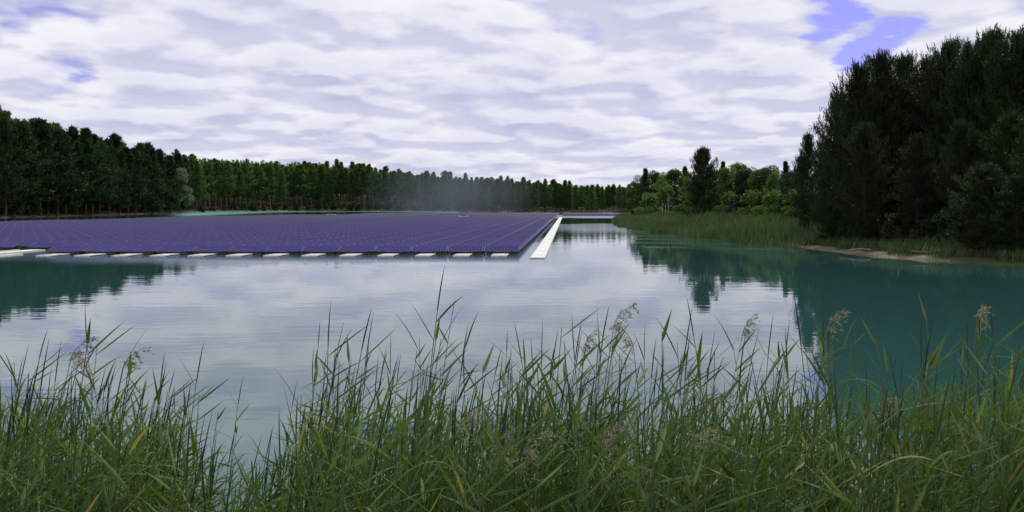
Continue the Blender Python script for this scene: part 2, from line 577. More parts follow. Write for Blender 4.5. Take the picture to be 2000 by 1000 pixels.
def place_tree(pr, x, y, h, rot, label, cat, group=None, wide=1.0, z=None):
    kind, (tm, cm), H = pr
    o = empty(kind, (x, y, gz(x, y) if z is None else z))
    k = h / H
    o.scale = (k * wide, k * wide, k)
    o.rotation_euler = (0, 0, rot)
    tag(o, label, cat, group)
    link('trunk', tm, o)
    link('crown', cm, o)
    return o


r = np.random.default_rng(21)
NEAR = [proto('pine_tree', pine_parts('near', r, 11.5, 0.04 + 0.03 * k, 3.4 - 0.15 * k, 0.50, 7, 0.26, 13, 0.23, 0.040, 0.40, 'dark_needles', 0.62, None, False, 0.62), 11.5) for k in range(4)]
LONE = proto('pine_tree', pine_parts('lone', r, 9.0, 0.03, 2.9, 0.40, 7, 0.32, 10, 0.30, 0.055, 0.5, 'needles', 0.8, None, False, 0.7), 9.0)
HILL = [proto('pine_tree', pine_parts('hill', r, 15, 0.04 + 0.06 * k, 3.3, 0.80, 6, 0.60, 7, 0.50, 0.14, 0.65, 'shaded_hill_needles', 0.92 - 0.12 * k, 0.17, True), 15) for k in range(4)]
CREST = [proto('pine_tree', pine_parts('crest', r, 15, 0.06 + 0.06 * k, 3.3, 0.80, 6, 0.60, 7, 0.50, 0.14, 0.65, 'wood_needles', 0.90 - 0.14 * k, 0.17, True), 15) for k in range(3)]  # same pines in brighter needles, the lit crest put into the colour
FOREST = [proto('pine_tree', pine_parts('forest', r, 17, 0.22 + 0.08 * k, 3.1, 0.80, 6, 0.60, 7, 0.50, 0.14, 0.65, 'wood_needles', 0.88 - 0.13 * k, 0.21, True, 0.0, 'forest_bark'), 17) for k in range(4)]
BROAD = [proto('broadleaf_tree', broad_parts('broad', r, 7.5, 1.8, lm, 38, 300, 0.17), 7.5) for lm in ('leaf', 'leaf', 'leaf_dark')]
BIRCH = proto('birch_tree', broad_parts('birch', r, 7.0, 1.3, 'leaf', 16, 200, 0.22, 0.36, 'birch', 0.075, 1), 7.0)
WILLOW = proto('willow_tree', broad_parts('willow', r, 17.0, 5.2, 'willow', 30, 260, 0.55, 0.2), 17.0)
SHRUB = [proto('shrub', broad_parts('shrub', r, 3.0, 1.5, lm, 14, 170, 0.22, 0.08, tr=0.05), 3.0) for lm in ('leaf_dark', 'leaf')]
SCRUB = proto('shrub', broad_parts('scrub', r, 3.4, 2.6, 'leaf_dark', 14, 110, 0.5, 0.05, tr=0.06), 3.4)

sil_x = [-120, 0, 30, 130, 200, 300, 370, 420, 500, 560, 650, 700, 800, 900, 1000, 1100, 1180, 1240, 1300]
sil_y = [200, 208, 208, 236, 256, 284, 302, 307, 306, 305, 317, 330, 338, 347, 354, 360, 364, 364, 362]


def far_shore_d(px):
    """distance along a sight line at which the far land begins"""
    ds = np.arange(100, 480, 1.0)
    sd = shore_dist(np.column_stack([X_at(px, ds), ds]))
    w_ = np.where(sd < 0)[0]
    return ds[w_[-1]] if len(w_) else 200.0


r = np.random.default_rng(5)
wood = []                                 # the deeper wood, one mass behind the trees one can tell apart
left_rows = (4, 16, 34, 58)
for row, s0 in enumerate(left_rows):
    px = -55 + row * 5.0
    while px < 378:
        d = far_shore_d(max(px, 5)) if px > 5 else 201
        d = d + s0 + r.uniform(-3, 3)
        top = Z_at(np.interp(px, sil_x, sil_y), d)
        x = X_at(px, d)
        g0 = gz(x, d)
        h = min(max(top - g0, 8.0), 20.5) * (r.uniform(0.88, 1.05) if r.uniform() < 0.9 else 1.10)
        if abs(px - 352) > 16 or row > 0:
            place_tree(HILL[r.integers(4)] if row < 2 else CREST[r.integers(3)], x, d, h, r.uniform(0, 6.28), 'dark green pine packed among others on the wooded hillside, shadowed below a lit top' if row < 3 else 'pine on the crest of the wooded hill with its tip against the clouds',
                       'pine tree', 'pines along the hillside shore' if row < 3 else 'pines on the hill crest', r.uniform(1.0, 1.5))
        px += 17 * r.uniform(0.75, 1.25)
for row, s0 in enumerate((13, 30)):
    px = 384 + row * 4.0
    while px < 1262:
        d = far_shore_d(px) + s0 + r.uniform(-4, 4)
        if px > 900:
            d -= 6
        top = Z_at(np.interp(px, sil_x, sil_y), d)
        x = X_at(px, d)
        g0 = gz(x, d)
        h = min(max(top - g0, 7.0), 20) * (r.uniform(0.88, 1.05) if r.uniform() < 0.9 else 1.11)
        if px < 760:
            lab, grp = 'tall pine with a bare lower trunk standing on the sandy far bank', 'pines on the sandy far bank'
        elif px < 1010:
            lab, grp = 'far pine dimmed by the pale mist behind the solar panels', 'pines behind the mist'
        else:
            lab, grp = 'small far pine in the low even row beyond the pale water strip', 'pines beyond the pale water strip'
        place_tree((FOREST if px < 820 else CREST)[r.integers(3)], x, d, h, r.uniform(0, 6.28), lab, 'pine tree', grp, r.uniform(1.0, 1.55))
        px += (9.5 if px < 900 else 10.5) * r.uniform(0.75, 1.25)

# the deeper wood behind: one mass of crowns that nobody could count
mbw = MB()
for px in np.arange(-380, 1300, 7.0):
    for s0 in (42, 58, 78, 100) if px > 380 else (75, 95) if px > -60 else (6, 20, 40, 60, 80):
        d = (far_shore_d(px) if px > 5 else 201) + s0 + r.uniform(-6, 6)
        p2 = px + r.uniform(-4, 4)
        x = X_at(p2, d)
        g0 = gz(x, d)
        top = Z_at(np.interp(p2, sil_x, sil_y) + 2, d)
        h = max(7.0, min(top - g0, 19.0)) * r.uniform(0.84, 1.0)
        n = 200
        t = r.uniform(0, 1, n) ** 0.9
        rad = 2.9 * (1 - t) ** 0.7 * r.uniform(0.2, 1.0, n) ** 0.5
        a = r.uniform(0, 2 * PI, n)
        p_ = np.column_stack([x + rad * np.cos(a), d + rad * np.sin(a), g0 + h * (0.02 + 0.95 * t)])
        dd = unit(np.column_stack([np.cos(a), np.sin(a), np.full(n, 1.2)]) + r.normal(0, 0.5, (n, 3)))
        tri_blades(mbw, p_, dd, 1.3 * r.uniform(0.6, 1.1, n), 0.55, r)
        tube(mbw, np.array([[x, d, g0 - 0.3], [x, d, g0 + h * 0.9]]), [0.17, 0.04], 5, 1)
for px in np.arange(2130, 2700, 42.0):
    for d in (40.0, 47.0):
        d = d + r.uniform(-2, 2)
        x = X_at(px, d)
        g0 = gz(x, d)
        h = r.uniform(9.5, 12.5)
        n = 900
        t = r.uniform(0, 1, n) ** 0.9
        rad = 2.9 * (1 - t ** 1.5) ** 0.65 * r.uniform(0.2, 1.0, n) ** 0.5
        a = r.uniform(0, 2 * PI, n)
        p_ = np.column_stack([x + rad * np.cos(a), d + rad * np.sin(a), g0 + h * (0.03 + 0.95 * t)])
        dd = unit(np.column_stack([np.cos(a), np.sin(a), np.full(n, 1.2)]) + r.normal(0, 0.5, (n, 3)))
        tri_blades(mbw, p_, dd, 0.6 * r.uniform(0.6, 1.1, n), 0.22, r, 2)
        tube(mbw, np.array([[x, d, g0 - 0.3], [x, d, g0 + h * 0.9]]), [0.15, 0.04], 5, 1)
o = mbw.build('woodland', [M['wood_needles'], M['bark'], M['dark_needles']])
tag(o, 'deep pine wood closing the view behind the shore trees', 'woodland', kind='stuff')

# pale willow in the hillside wood and scrub along the foot of the far bank
d = far_shore_d(352) + 4
place_tree(WILLOW, X_at(352, d), d, 16.5, 1.0, 'pale grey green broadleaf tree standing out from the dark hillside pines', 'tree')
k = 0
px = 392.0
while px < 790:
    d = far_shore_d(px) + r.uniform(4, 9)
    place_tree(SCRUB, X_at(px, d), d, r.uniform(1.5, 3.2), r.uniform(0, 6), 'low dark bush at the foot of the sandy far bank', 'bush', 'bushes at the foot of the far bank', r.uniform(0.8, 1.3))
    px += r.uniform(13, 24)

# copse behind the reeds on the spit
cop = [(1246, 190, 346), (1262, 178, 342), (1279, 165, 338), (1296, 160, 340), (1318, 150, 333), (1336, 158, 338), (1352, 135, 340), (1398, 128, 334), (1412, 122, 330), (1428, 118, 326),
       (1441, 126, 320), (1456, 116, 332), (1470, 122, 330), (1484, 112, 334), (1502, 110, 328), (1518, 100, 336), (1534, 96, 330), (1548, 88, 336), (1566, 84, 322), (1384, 116, 352), (1365, 118, 345)]
for i, (px, d, ty) in enumerate(cop):
    x = X_at(px, d)
    z = gz(x, d)
    h = Z_at(ty - 6, d) - z
    if px in (1262, 1336, 1534, 1566, 1412):
        place_tree(HILL[i % 4], x, d, h * 1.03, r.uniform(0, 6), 'small dark pine tip among the leafy trees of the copse', 'pine tree', 'small pines in the copse', 1.1)
        continue
    place_tree(BROAD[i % 3], x, d, h, r.uniform(0, 6), 'leafy mid green tree in the low copse behind the reed spit', 'tree', 'broadleaf trees of the copse', r.uniform(0.95, 1.3))
for i, (px, d, ty) in enumerate([(1255, 150, 385), (1272, 142, 380), (1330, 120, 385), (1345, 108, 380), (1405, 100, 385), (1424, 94, 378), (1448, 90, 384), (1468, 88, 376), (1490, 84, 382), (1512, 80, 376),
                                 (1536, 76, 384), (1556, 72, 374), (1578, 70, 380), (1386, 104, 386), (1310, 126, 388), (1600, 66, 392)]):
    x = X_at(px, d)
    z = gz(x, d)
    place_tree(SHRUB[i % 2], x, d, max(1.5, Z_at(ty, d) - z), r.uniform(0, 6), 'rounded green bush at the copse edge just behind the reeds', 'bush', 'bushes at the edge of the copse', r.uniform(0.9, 1.4))
for px, d, ty, lab in ((1293, 120, 362, 'slim birch with a pale bare trunk, foremost of the copse edge'), (1299, 124, 352, 'slim birch with white trunk and thin light green crown'),
                       (1306, 121, 358, 'slim birch with white trunk beside a leaning tan one'), (1352, 108, 372, 'lone small birch with white trunk beneath the dark solitary pine')):
    x = X_at(px, d)
    place_tree(BIRCH, x, d, Z_at(ty, d) - gz(x, d), r.uniform(0, 6), lab, 'birch tree')
d = 97
x = X_at(1375, d)
place_tree(LONE, x, d, Z_at(300, d) - gz(x, d), 0.4, 'solitary dark pine with bristling top rising above the copse behind the reeds', 'pine tree', None, 1.15)

# the big dark pines on the near point
big = [
    (1578, 62, 262, 'outermost slim pine of the dark group, sparse boughs reaching over the copse', 0.75),
    (1640, 58, 182, 'tall dark pine with stepped boughs on the open side of the group', 1.0),
    (1674, 54, 132, 'tall bristling dark pine at the shoulder of the group above the sand bank', 1.0),
    (1722, 55, 114, 'round topped dark pine just under the blue gap in the clouds', 1.1),
    (1765, 57, 118, 'dark pine with many upright tips next to the notch in the skyline', 1.0),
    (1812, 54, 118, 'slim dark pine filling the notch between two round tops', 0.9),
    (1856, 52, 88, 'dark pine with smooth rounded paler green top', 1.05),
    (1898, 50, 92, 'tall dark pine with forked bristly crown', 1.0),
    (1938, 49, 70, 'tallest spiky dark pine above the end of the sand bank', 1.0),
    (1996, 47, 66, 'tall dark pine cut off by the picture edge', 1.1),
    (1690, 49, 240, 'lower dark pine in front of the group behind the sand bank', 1.1),
    (1790, 47, 260, 'broad low dark pine with drooping boughs near the sand', 1.15),
    (1880, 45, 235, 'shaded front pine directly behind the grassy sand bank', 1.1),
    (1975, 43, 215, 'near dark pine overhanging the water beside the dark shrub', 1.1),
    (1618, 53, 315, 'low dark pine at the reed end of the sand bank', 1.0),
]
for i, (px, d, ty, lab, wd) in enumerate(big):
    x = X_at(px, d)
    z = gz(x, d)
    place_tree(NEAR[i % 4], x, d, Z_at(ty, d) - z - 0.45, i * 1.9, lab, 'pine tree', None, wd * 0.95)
for i, (px, d, ty) in enumerate([(1655, 66, 215), (1700, 64, 175), (1760, 64, 180), (1830, 62, 165), (1900, 60, 150), (1970, 58, 140), (2060, 50, 60), (2100, 44, 60), (1615, 68, 270), (1925, 66, 150), (2040, 40, 200)]):
    x = X_at(px, d)
    place_tree(NEAR[(i + 1) % 4], x, d, Z_at(ty, d) - gz(x, d) - 0.5, i * 2.3, 'dark pine deep inside the big group, mostly hidden by the front pines', 'pine tree', 'pines inside the dark group', 1.1)
x = X_at(1925, 40.5)
place_tree(NEAR[1], x, 40.5, 3.9, 0.3, 'young dark bushy pine leaning over the water at the end of the sand bank', 'pine tree', None, 1.7)
x = X_at(1990, 39)
place_tree(NEAR[2], x, 39.2, 3.3, 2.3, 'low dark young pine at the waterside cut by the picture edge', 'pine tree', None, 2.0)
for i, (px, d, h) in enumerate([(1640, 53, 1.6), (1700, 50, 1.3), (1750, 47.5, 1.5), (1815, 45.5, 1.2), (1860, 44.5, 1.7)]):
    place_tree(SHRUB[0], X_at(px, d), d, h, i * 1.3, 'small dark bush in the shade between the pines and the sand bank', 'bush', 'bushes along the sand bank', 1.2)

# ------------------------------------------------------------------ floating solar array
UX = 0.0620                               # rows recede along (UX, 1)
PW, PIT, TILT = 1.895, 1.55, R(13.5)
X0, D0 = 0.42, 46.0                       # front right corner
PL, PWD, ZF = 1.0, 1.83, 0.17
ct, st = math.cos(TILT), math.sin(TILT)


def panel_local():
    fr, gl, fl_ = MB(), MB(), MB()
    hw = PWD / 2

    def pt(x, v, n):
        return (x, v * ct - n * st, ZF + v * st + n * ct)

    def slab(mb_, x0, x1, v0, v1, n0, n1):
        mb_.add([pt(x0, v0, n0), pt(x1, v0, n0), pt(x1, v1, n0), pt(x0, v1, n0), pt(x0, v0, n1), pt(x1, v0, n1), pt(x1, v1, n1), pt(x0, v1, n1)], BOXF)

    t = 0.035
    slab(fr, -hw, hw, 0, t, -0.035, 0.006)
    slab(fr, -hw, hw, PL - t, PL, -0.035, 0.006)
    slab(fr, -hw, -hw + t, t, PL - t, -0.035, 0.006)
    slab(fr, hw - t, hw, t, PL - t, -0.035, 0.006)
    gl.add([pt(-hw + t, t, 0), pt(hw - t, t, 0), pt(hw - t, PL - t, 0), pt(-hw + t, PL - t, 0)], [[0, 1, 2, 3]], uv=[(0, 0), (12, 0), (12, 6), (0, 6)])
    fl_.add([pt(-hw + t, t, -0.012), pt(-hw + t, PL - t, -0.012), pt(hw - t, PL - t, -0.012), pt(hw - t, t, -0.012)], [[0, 1, 2, 3]])  # backsheet coloured dark to stand in for the shade beneath the panel
    box(fl_, (-hw + 0.12, 0.02, -0.10), (hw - 0.12, 0.95, 0.10))
    box(fl_, (-hw + 0.22, 0.70, 0.10), (-hw + 0.50, 0.93, ZF + 0.68 * st - 0.05))
    box(fl_, (hw - 0.50, 0.70, 0.10), (hw - 0.22, 0.93, ZF + 0.68 * st - 0.05))
    return fr, gl, fl_


spots = []
for j in range(-4, 161):
    d = D0 + j * PIT
    cols = []
    if j >= 0:
        cols += [(X0 - PW * (i + 0.5)) for i in range(13 if j < 3 else 15) if d < 296]
    lo = -72 if d < 140 else -68 if d < 198 else -60 if d < 226 else -44 if d < 280 else -26
    x = -28.75 - PW / 2
    while x > lo - UX * (d - D0) - 0 and d < 290:
        cols.append(x)
        x -= PW
    if 236 < d < 282:
        cols += [X0 + 1.2 + PW * (i + 0.5) for i in range(11)]
    for x in cols:
        xx = x + UX * (d - D0)
        spots.append((xx, d, j, x))
spots = [p for p in spots if abs(p[0]) / p[1] * F < 1060]
spots.sort(key=lambda p: p[1] * (1.0 if abs(p[0]) / p[1] * F < 985 else 3.0))
fr, gl, fl_ = panel_local()
frm, glm, flm = fr.mesh('frame', M['alu']), gl.mesh('glass', M['pv']), fl_.mesh('float', M['dark_float'])
for k, (x, d, j, xl) in enumerate(spots[:300]):
    o = empty('solar_panel', (x, d, 0.0))
    # light unevenness of the floating raft: a degree or so of trim
    o.rotation_euler = (R(rng.normal(0, 0.35)), R(rng.normal(0, 0.25)), 0)
    if j == 0:
        tag(o, 'blue violet solar panel in the foremost row, fully shown above a white pontoon', 'solar panel', 'front row of floating solar panels')
    elif xl < -28:
        tag(o, 'blue violet solar panel in the block beyond the white walkway planks', 'solar panel', 'floating solar panels beyond the planks')
    else:
        tag(o, 'blue violet solar panel in the close rows behind the foremost row', 'solar panel', 'close rows of floating solar panels')
    if j == 0 and xl > -1.0:
        o['label'] = 'foremost row solar panel at the open water corner next to the long white walkway'
    elif j == 0 and xl < -23.5:
        o['label'] = 'foremost row solar panel at the end next to the white walkway planks'
    link('frame', frm, o)
    link('glass', glm, o)
    link('float', flm, o)
mbs = MB()
rest = np.array([(p[0], p[1]) for p in spots[300:]])
for src, mi in ((fr, 0), (gl, 1), (fl_, 2)):
    for V, (Fq, m_, uv) in zip(src.V, src.Fs):
        base = V
        nV = len(base)
        f0 = Fq - Fq.min()
        allV = (base[None] + np.column_stack([rest, np.zeros(len(rest))])[:, None, :]).reshape(-1, 3)
        allF = (f0[None] + (np.arange(len(rest)) * nV)[:, None, None]).reshape(-1, f0.shape[1])
        mbs.add(allV, allF, mi, None if uv is None else np.tile(np.asarray(uv, float), (len(rest), 1)))
o = mbs.build('solar_panel_field', [M['alu'], M['pv'], M['dark_float']])
tag(o, 'thousands of violet solar panels floating in rows to the far shore', 'solar panels', kind='stuff')

# white pontoons under the front row
mbp = MB()
box(mbp, (-0.39, -1.9, -0.06), (0.39, 0.0, 0.05))
for y in (-1.6, -1.0, -0.4):
    box(mbp, (-0.36, y - 0.03, 0.05), (0.36, y + 0.03, 0.062))
pm = mbp.mesh('pontoon', M['white_float'])
bv = MB()
for s_ in (-0.44, 0.41):
    box(bv, (s_, -1.85, -0.03), (s_ + 0.03, -0.1, 0.03))
bvm = bv.mesh('side_rail', M['dark_float'])
for i in range(13):
    o = empty('pontoon', (X0 - PW * (i + 0.5) - 0.02, D0 + 0.15, 0))
    o.rotation_euler = (0, 0, -math.atan(UX))
    lab = 'flat white pontoon jutting from under the front row of solar panels'
    if i == 0:
        lab = 'last white pontoon of the front row, beside the open corner and long white walkway'
    elif i == 12:
        lab = 'white pontoon at the corner where the paired walkway planks begin'
    tag(o, lab, 'pontoon', 'white pontoons under the front row')
    link('deck', pm, o)
    link('side_rail', bvm, o)


def walkway(x_ref, w_, d0, d1, label, group=None, seam=2.4, z1=0.055):
    """floating plank walk along the receding direction, made of butted deck sections"""
    o = empty('floating_walkway', (x_ref + UX * (d0 - D0), d0, 0))
    o.rotation_euler = (0, 0, -math.atan(UX))
    tag(o, label, 'walkway', group)
    mbk, sk = MB(), MB()
    L = (d1 - d0) * math.hypot(1, UX)
    y = 0.0
    while y < L:
        e = min(y + seam - 0.03, L)
        box(mbk, (0, y, 0.0), (w_, e, z1))
        y += seam
    box(sk, (0.04, 0.02, -0.12), (w_ - 0.04, L - 0.02, 0.0 - 0.003))
    mbk.build('deck', M['white_float'], o)
    sk.build('float', M['dark_float'], o)
    return o


walkway(1.10, 0.70, 42.4, 200, 'long straight white walkway floating beside the open edge of the solar array')
walkway(-27.55, 0.85, 40, 50.3, 'wider white walkway plank by the near corner of the solar array', None)
walkway(-25.65, 0.30, 40, 46.0, 'short narrow white plank nearest the water at the array corner', None)
walkway(-28.32, 0.16, 40, 50.3, 'thin white edge plank along the second block of solar panels', None)
# service platforms among the panels
for (px, d, wd, lab) in ((905, 185, 2.2, 'small white service platform lying among the far solar panels'), (646, 222, 2.4, 'tiny white service platform at the far corner of the panels')):
    o = empty('service_platform', (X_at(px, d), d, 0))
    tag(o, lab, 'platform')
    q = MB()
    box(q, (-wd / 2, -0.5, -0.05), (wd / 2, 0.5, 0.5))
    q.build('deck', M['white_float'], o)
    q = MB()
    box(q, (-0.4, -0.3, 0.503), (0.4, 0.3, 0.75))
    q.build('cabinet', M['alu'], o)

# ------------------------------------------------------------------ far reeds, bank grass, driftwood
r = np.random.default_rng(11)


def blade_field(name, pts, hts, width, material, lean=0.18, seg=2):
    """upright bent blades, one mass"""
    n = len(pts)
    zz = np.maximum(ground_z(pts), -0.25)
    a = r.uniform(0, 2 * PI, n)
    az = r.uniform(0, 2 * PI, n)
    sd = np.column_stack([np.cos(a), np.sin(a), np.zeros(n)])
    ln_ = np.column_stack([np.cos(az), np.sin(az), np.zeros(n)]) * (np.abs(r.normal(0, lean, n)) * hts)[:, None] + np.array([0.12, 0, 0]) * hts[:, None]
    b0 = np.column_stack([pts, zz - 0.03])
    mid = b0 + ln_ * 0.28 + np.array([0, 0, 1.0]) * (hts * 0.55)[:, None]
    tip = b0 + ln_ + np.array([0, 0, 1.0]) * hts[:, None]
    w_ = np.broadcast_to(width, (n,))[:, None]
    V = np.stack([b0 - sd * w_ * 0.3, b0 + sd * w_ * 0.3, mid + sd * w_ * 0.5, mid - sd * w_ * 0.5, tip], 1).reshape(-1, 3)
    i = np.arange(n)[:, None] * 5
    mb_ = MB()
    mb_.add(V, i + np.array([[0, 1, 2, 3]]))
    mb_.Fs.append((i + np.array([[3, 2, 4]]), 0, None))
    return mb_.build(name, material)


def scatter(n, x0, x1, y0, y1, cond):
    p = np.column_stack([r.uniform(x0, x1, n), r.uniform(y0, y1, n)])
    return p[cond(p)]


pts = scatter(170000, 12, 45, 54, 262, lambda p: (lambda s_: (s_ > -1.8 + 0.8 * np.sin(p[:, 1] * 0.5)) & (s_ < 7.5))(shore_dist(p)))
hts = r.uniform(0.5, 1.1, len(pts)) * (1 + 0.12 * np.sin(pts[:, 1] * 0.22) + 0.08 * np.sin(pts[:, 1] * 0.7 + pts[:, 0])) * np.interp(pts[:, 1], [54, 60, 70, 262], [0.6, 0.95, 1.1, 0.95])
o = blade_field('reed_bed', pts, hts, 0.035 + pts[:, 1] * 0.0005, M['far_reed'], 0.12)
tag(o, 'band of tall green reeds along the spit in front of the copse', 'reeds', kind='stuff')
pts = scatter(50000, 16, 34, 36, 58, lambda p: (lambda s_: (s_ > 0.65 + 0.5 * np.sin(p[:, 1] * 1.7) * np.sin(p[:, 1] * 0.6)) & (s_ < 7))(shore_dist(p)))
o = blade_field('bank_grass', pts, r.uniform(0.2, 0.65, len(pts)), 0.03, M['far_reed'], 0.3)
tag(o, 'dry green grass on top of the sand bank under the pines', 'grass', kind='stuff')
pts = scatter(9000, -130, 60, 340, 460, lambda p: (lambda s_: (s_ > 0.3) & (s_ < 6))(shore_dist(p)))
o = blade_field('shore_grass', pts, r.uniform(0.4, 1.3, len(pts)), 0.4, M['far_reed'], 0.3)
tag(o, 'pale grass fringe at the foot of the far shore', 'grass', kind='stuff')
for k, (px, d, L, az) in enumerate([(1700, 46.0, 1.5, 2.9), (1735, 44.7, 1.1, 0.1), (1835, 42.3, 1.3, 3.0), (1878, 41.6, 0.9, 0.5)]):
    x = X_at(px, d)
    q = MB()
    s_ = np.linspace(0, 1, 6)
    c_ = np.column_stack([s_ * L * math.cos(az), s_ * L * math.sin(az), 0.09 + 0.05 * np.sin(s_ * 5 + k)])
    tube(q, c_, 0.055 * (1 - 0.6 * s_), 6)
    tube(q, np.array([c_[3], c_[3] + [0.15, 0.1, 0.22], c_[3] + [0.22, 0.1, 0.42]]), [0.03, 0.02, 0.008], 5)
    o = q.build('driftwood', M['drift'], smooth=True)
    o.location = (x, d, max(gz(x, d), 0.0))
    tag(o, ['grey driftwood branch at the narrow end of the sand bank', 'short driftwood stick lying low beside the water on the sand', 'bleached driftwood branch on the widest sand', 'small driftwood stick next to the dark waterside shrub'][k], 'driftwood')

# ------------------------------------------------------------------ foreground reeds
r = np.random.default_rng(33)


def leaf_geo(p0, az, el0, L, W, droop, rr, roll=0.0):
    """one long reed leaf: a folded ribbon from the stem, arching out"""
    n = 7
    s_ = np.linspace(0, 1, n)
    el = el0 - droop * s_ ** 1.6
    ds = L / (n - 1)
    hx = np.concatenate([[0], np.cumsum(np.cos(el[:-1]) * ds)])
    hz = np.concatenate([[0], np.cumsum(np.sin(el[:-1]) * ds)])
    ca, sa = math.cos(az), math.sin(az)
    C = p0 + np.column_stack([hx * ca, hx * sa, hz])
    tw = roll + 0.5 * s_
    side = np.column_stack([-sa * np.cos(tw), ca * np.cos(tw), np.sin(tw)])
    wv = W * np.array([0.40, 0.95, 1.0, 0.84, 0.60, 0.32, 0.02]) * 0.5
    up = np.cross(np.gradient(C, axis=0), side)
    up = unit(up)
    V = np.concatenate([C - side * wv[:, None], C + up * (wv * 0.28)[:, None], C + side * wv[:, None]])
    i = np.arange(n - 1)
    Fq = np.concatenate([np.column_stack([i, i + 1, i + 1 + n, i + n]), np.column_stack([i + n, i + n + 1, i + 1 + 2 * n, i + 2 * n])])
    return V, Fq


def stem_curve(H, lean, laz, n=8):
    t = np.linspace(0, 1, n)
    o_ = lean * H * t ** 2
    return np.column_stack([o_ * math.cos(laz), o_ * math.sin(laz), H * t])


def reed_geo(rr, H, nleaf, lean, laz, plume, spear):
    """stem, leaves, spear and seed head of one reed as arrays"""
    C = stem_curve(H, lean, laz)
    st_ = MB()
    tube(st_, C, np.linspace(0.0046, 0.0018, len(C)), 4)
    leaves = []
    az0 = rr.normal(0, 0.8)
    for k in range(nleaf):
        t = 0.30 + 0.66 * (k + rr.uniform(-0.2, 0.2)) / max(1, nleaf - 1)
        t = min(t, 0.985)
        p0 = np.array([np.interp(t, np.linspace(0, 1, len(C)), C[:, q]) for q in range(3)])
        az = az0 + (k % 2) * PI + rr.normal(0, 0.6)
        # the wind from one side combs most leaves the same way
        if rr.uniform() < 0.3:
            az = rr.normal(0.15, 0.6)
        L = rr.uniform(0.15, 0.33) * (1.1 - 0.4 * abs(t - 0.7))
        el = R(rr.uniform(18, 62)) + R(18) * (t > 0.9)
        dr_ = R(rr.uniform(-6, 22)) if rr.uniform() < 0.9 else R(rr.uniform(30, 110))
        leaves.append(leaf_geo(p0, az, el, L, rr.uniform(0.010, 0.022), dr_, rr, rr.normal(0, 0.5)))
    sp = None
    if spear:
        sp = MB()
        d_ = unit((C[-1] - C[-2])[None])[0]
        L = rr.uniform(0.22, 0.36)
        q = np.array([C[-1] - d_ * 0.03 + d_ * L * x_ + np.array([0.01, 0, 0]) * x_ ** 2 for x_ in np.linspace(0, 1, 5)])
        tube(sp, q, [0.0026, 0.0036, 0.0034, 0.0022, 0.0003], 4)
    pl = None
    if plume:
        pl = MB()
        n = 26
        ax = [C[-1]]
        d_ = np.array([0.05, 0, 1.0])
        for q in range(8):
            d_ = unit((d_ + np.array([0.13, 0.02, -0.09]))[None])[0]
            ax.append(ax[-1] + d_ * 0.024)
        ax = np.array(ax)
        tube(pl, ax, np.linspace(0.0022, 0.0006, len(ax)), 3)
        for q in range(n):
            t = rr.uniform(0.05, 1)
            p0 = np.array([np.interp(t, np.linspace(0, 1, len(ax)), ax[:, c_]) for c_ in range(3)])
            d0_ = unit(np.array([[0.6 + rr.normal(0, 0.35), rr.normal(0, 0.45), 0.25 + rr.normal(0, 0.4)]]))[0]
            L = rr.uniform(0.03, 0.075) * (1.1 - 0.5 * t)
            pts_ = np.array([p0, p0 + d0_ * L * 0.55, p0 + d0_ * L + np.array([0.01, 0, -0.035])])
            tube(pl, pts_, [0.0012, 0.0010, 0.0004], 3)
            m_ = 7
            u = rr.uniform(0.2, 1, m_)
            bp_ = pts_[0] + (pts_[2] - pts_[0]) * u[:, None]
            blades(pl, bp_, unit(np.tile(d0_, (m_, 1)) + rr.normal(0, 0.5, (m_, 3)) + np.array([0, 0, -0.3])), 0.018, 0.0045, rr)
    return st_, leaves, sp, pl


REED = []
for k in range(14):
    plume = k >= 10
    H = 1.75
    g_ = reed_geo(r, H, int(r.integers(8, 12)), r.uniform(0.02, 0.13), r.normal(0.2, 0.9), plume, not plume and k % 2 == 0)
    o = empty('reed', (0, 0, -50))
    g_[0].build('stem', M['reed_stem'], o)
    for V, Fq in g_[1]:
        q = MB()
        q.add(V, Fq)
        q.build('leaf', M['reed_leaf'], o, smooth=True)
    if g_[2]:
        g_[2].build('spear_leaf', M['reed_spear'], o)
    if g_[3]:
        g_[3].build('seed_head', M['plume'], o)
    top = max(max(v.co.z for v in ch.data.vertices) for ch in o.children)
    remember(o)
    REED.append((o, top, plume))
used = set()


def put_reed(k, x, y, ztop, rz, label, group=None):
    o, top, plume = REED[k]
    c = o if k not in used else copy_tree(o)
    used.add(k)
    zb = max(gz(x, y), -0.35) - 0.04
    s_ = max(0.35, (ztop - zb) / top)
    c.location = (x, y, zb)
    c.scale = (s_ ** 0.5, s_ ** 0.5, s_)
    c.rotation_euler = (0, 0, rz)
    tag(c, label, 'reed', group)
    return c


env_x = [-60, 0, 60, 130, 200, 260, 340, 370, 400, 440, 480, 520, 545, 590, 640, 690, 740, 800, 860, 920, 960, 1020, 1080, 1130, 1200, 1260, 1330, 1390, 1450, 1520, 1580, 1640, 1720, 1800, 1880, 1950, 2060]
env_y = [700, 690, 690, 705, 720, 740, 760, 800, 835, 815, 850, 870, 790, 710, 680, 680, 720, 690, 700, 730, 700, 690, 680, 680, 690, 700, 710, 700, 690, 690, 690, 680, 690, 690, 670, 660, 650]

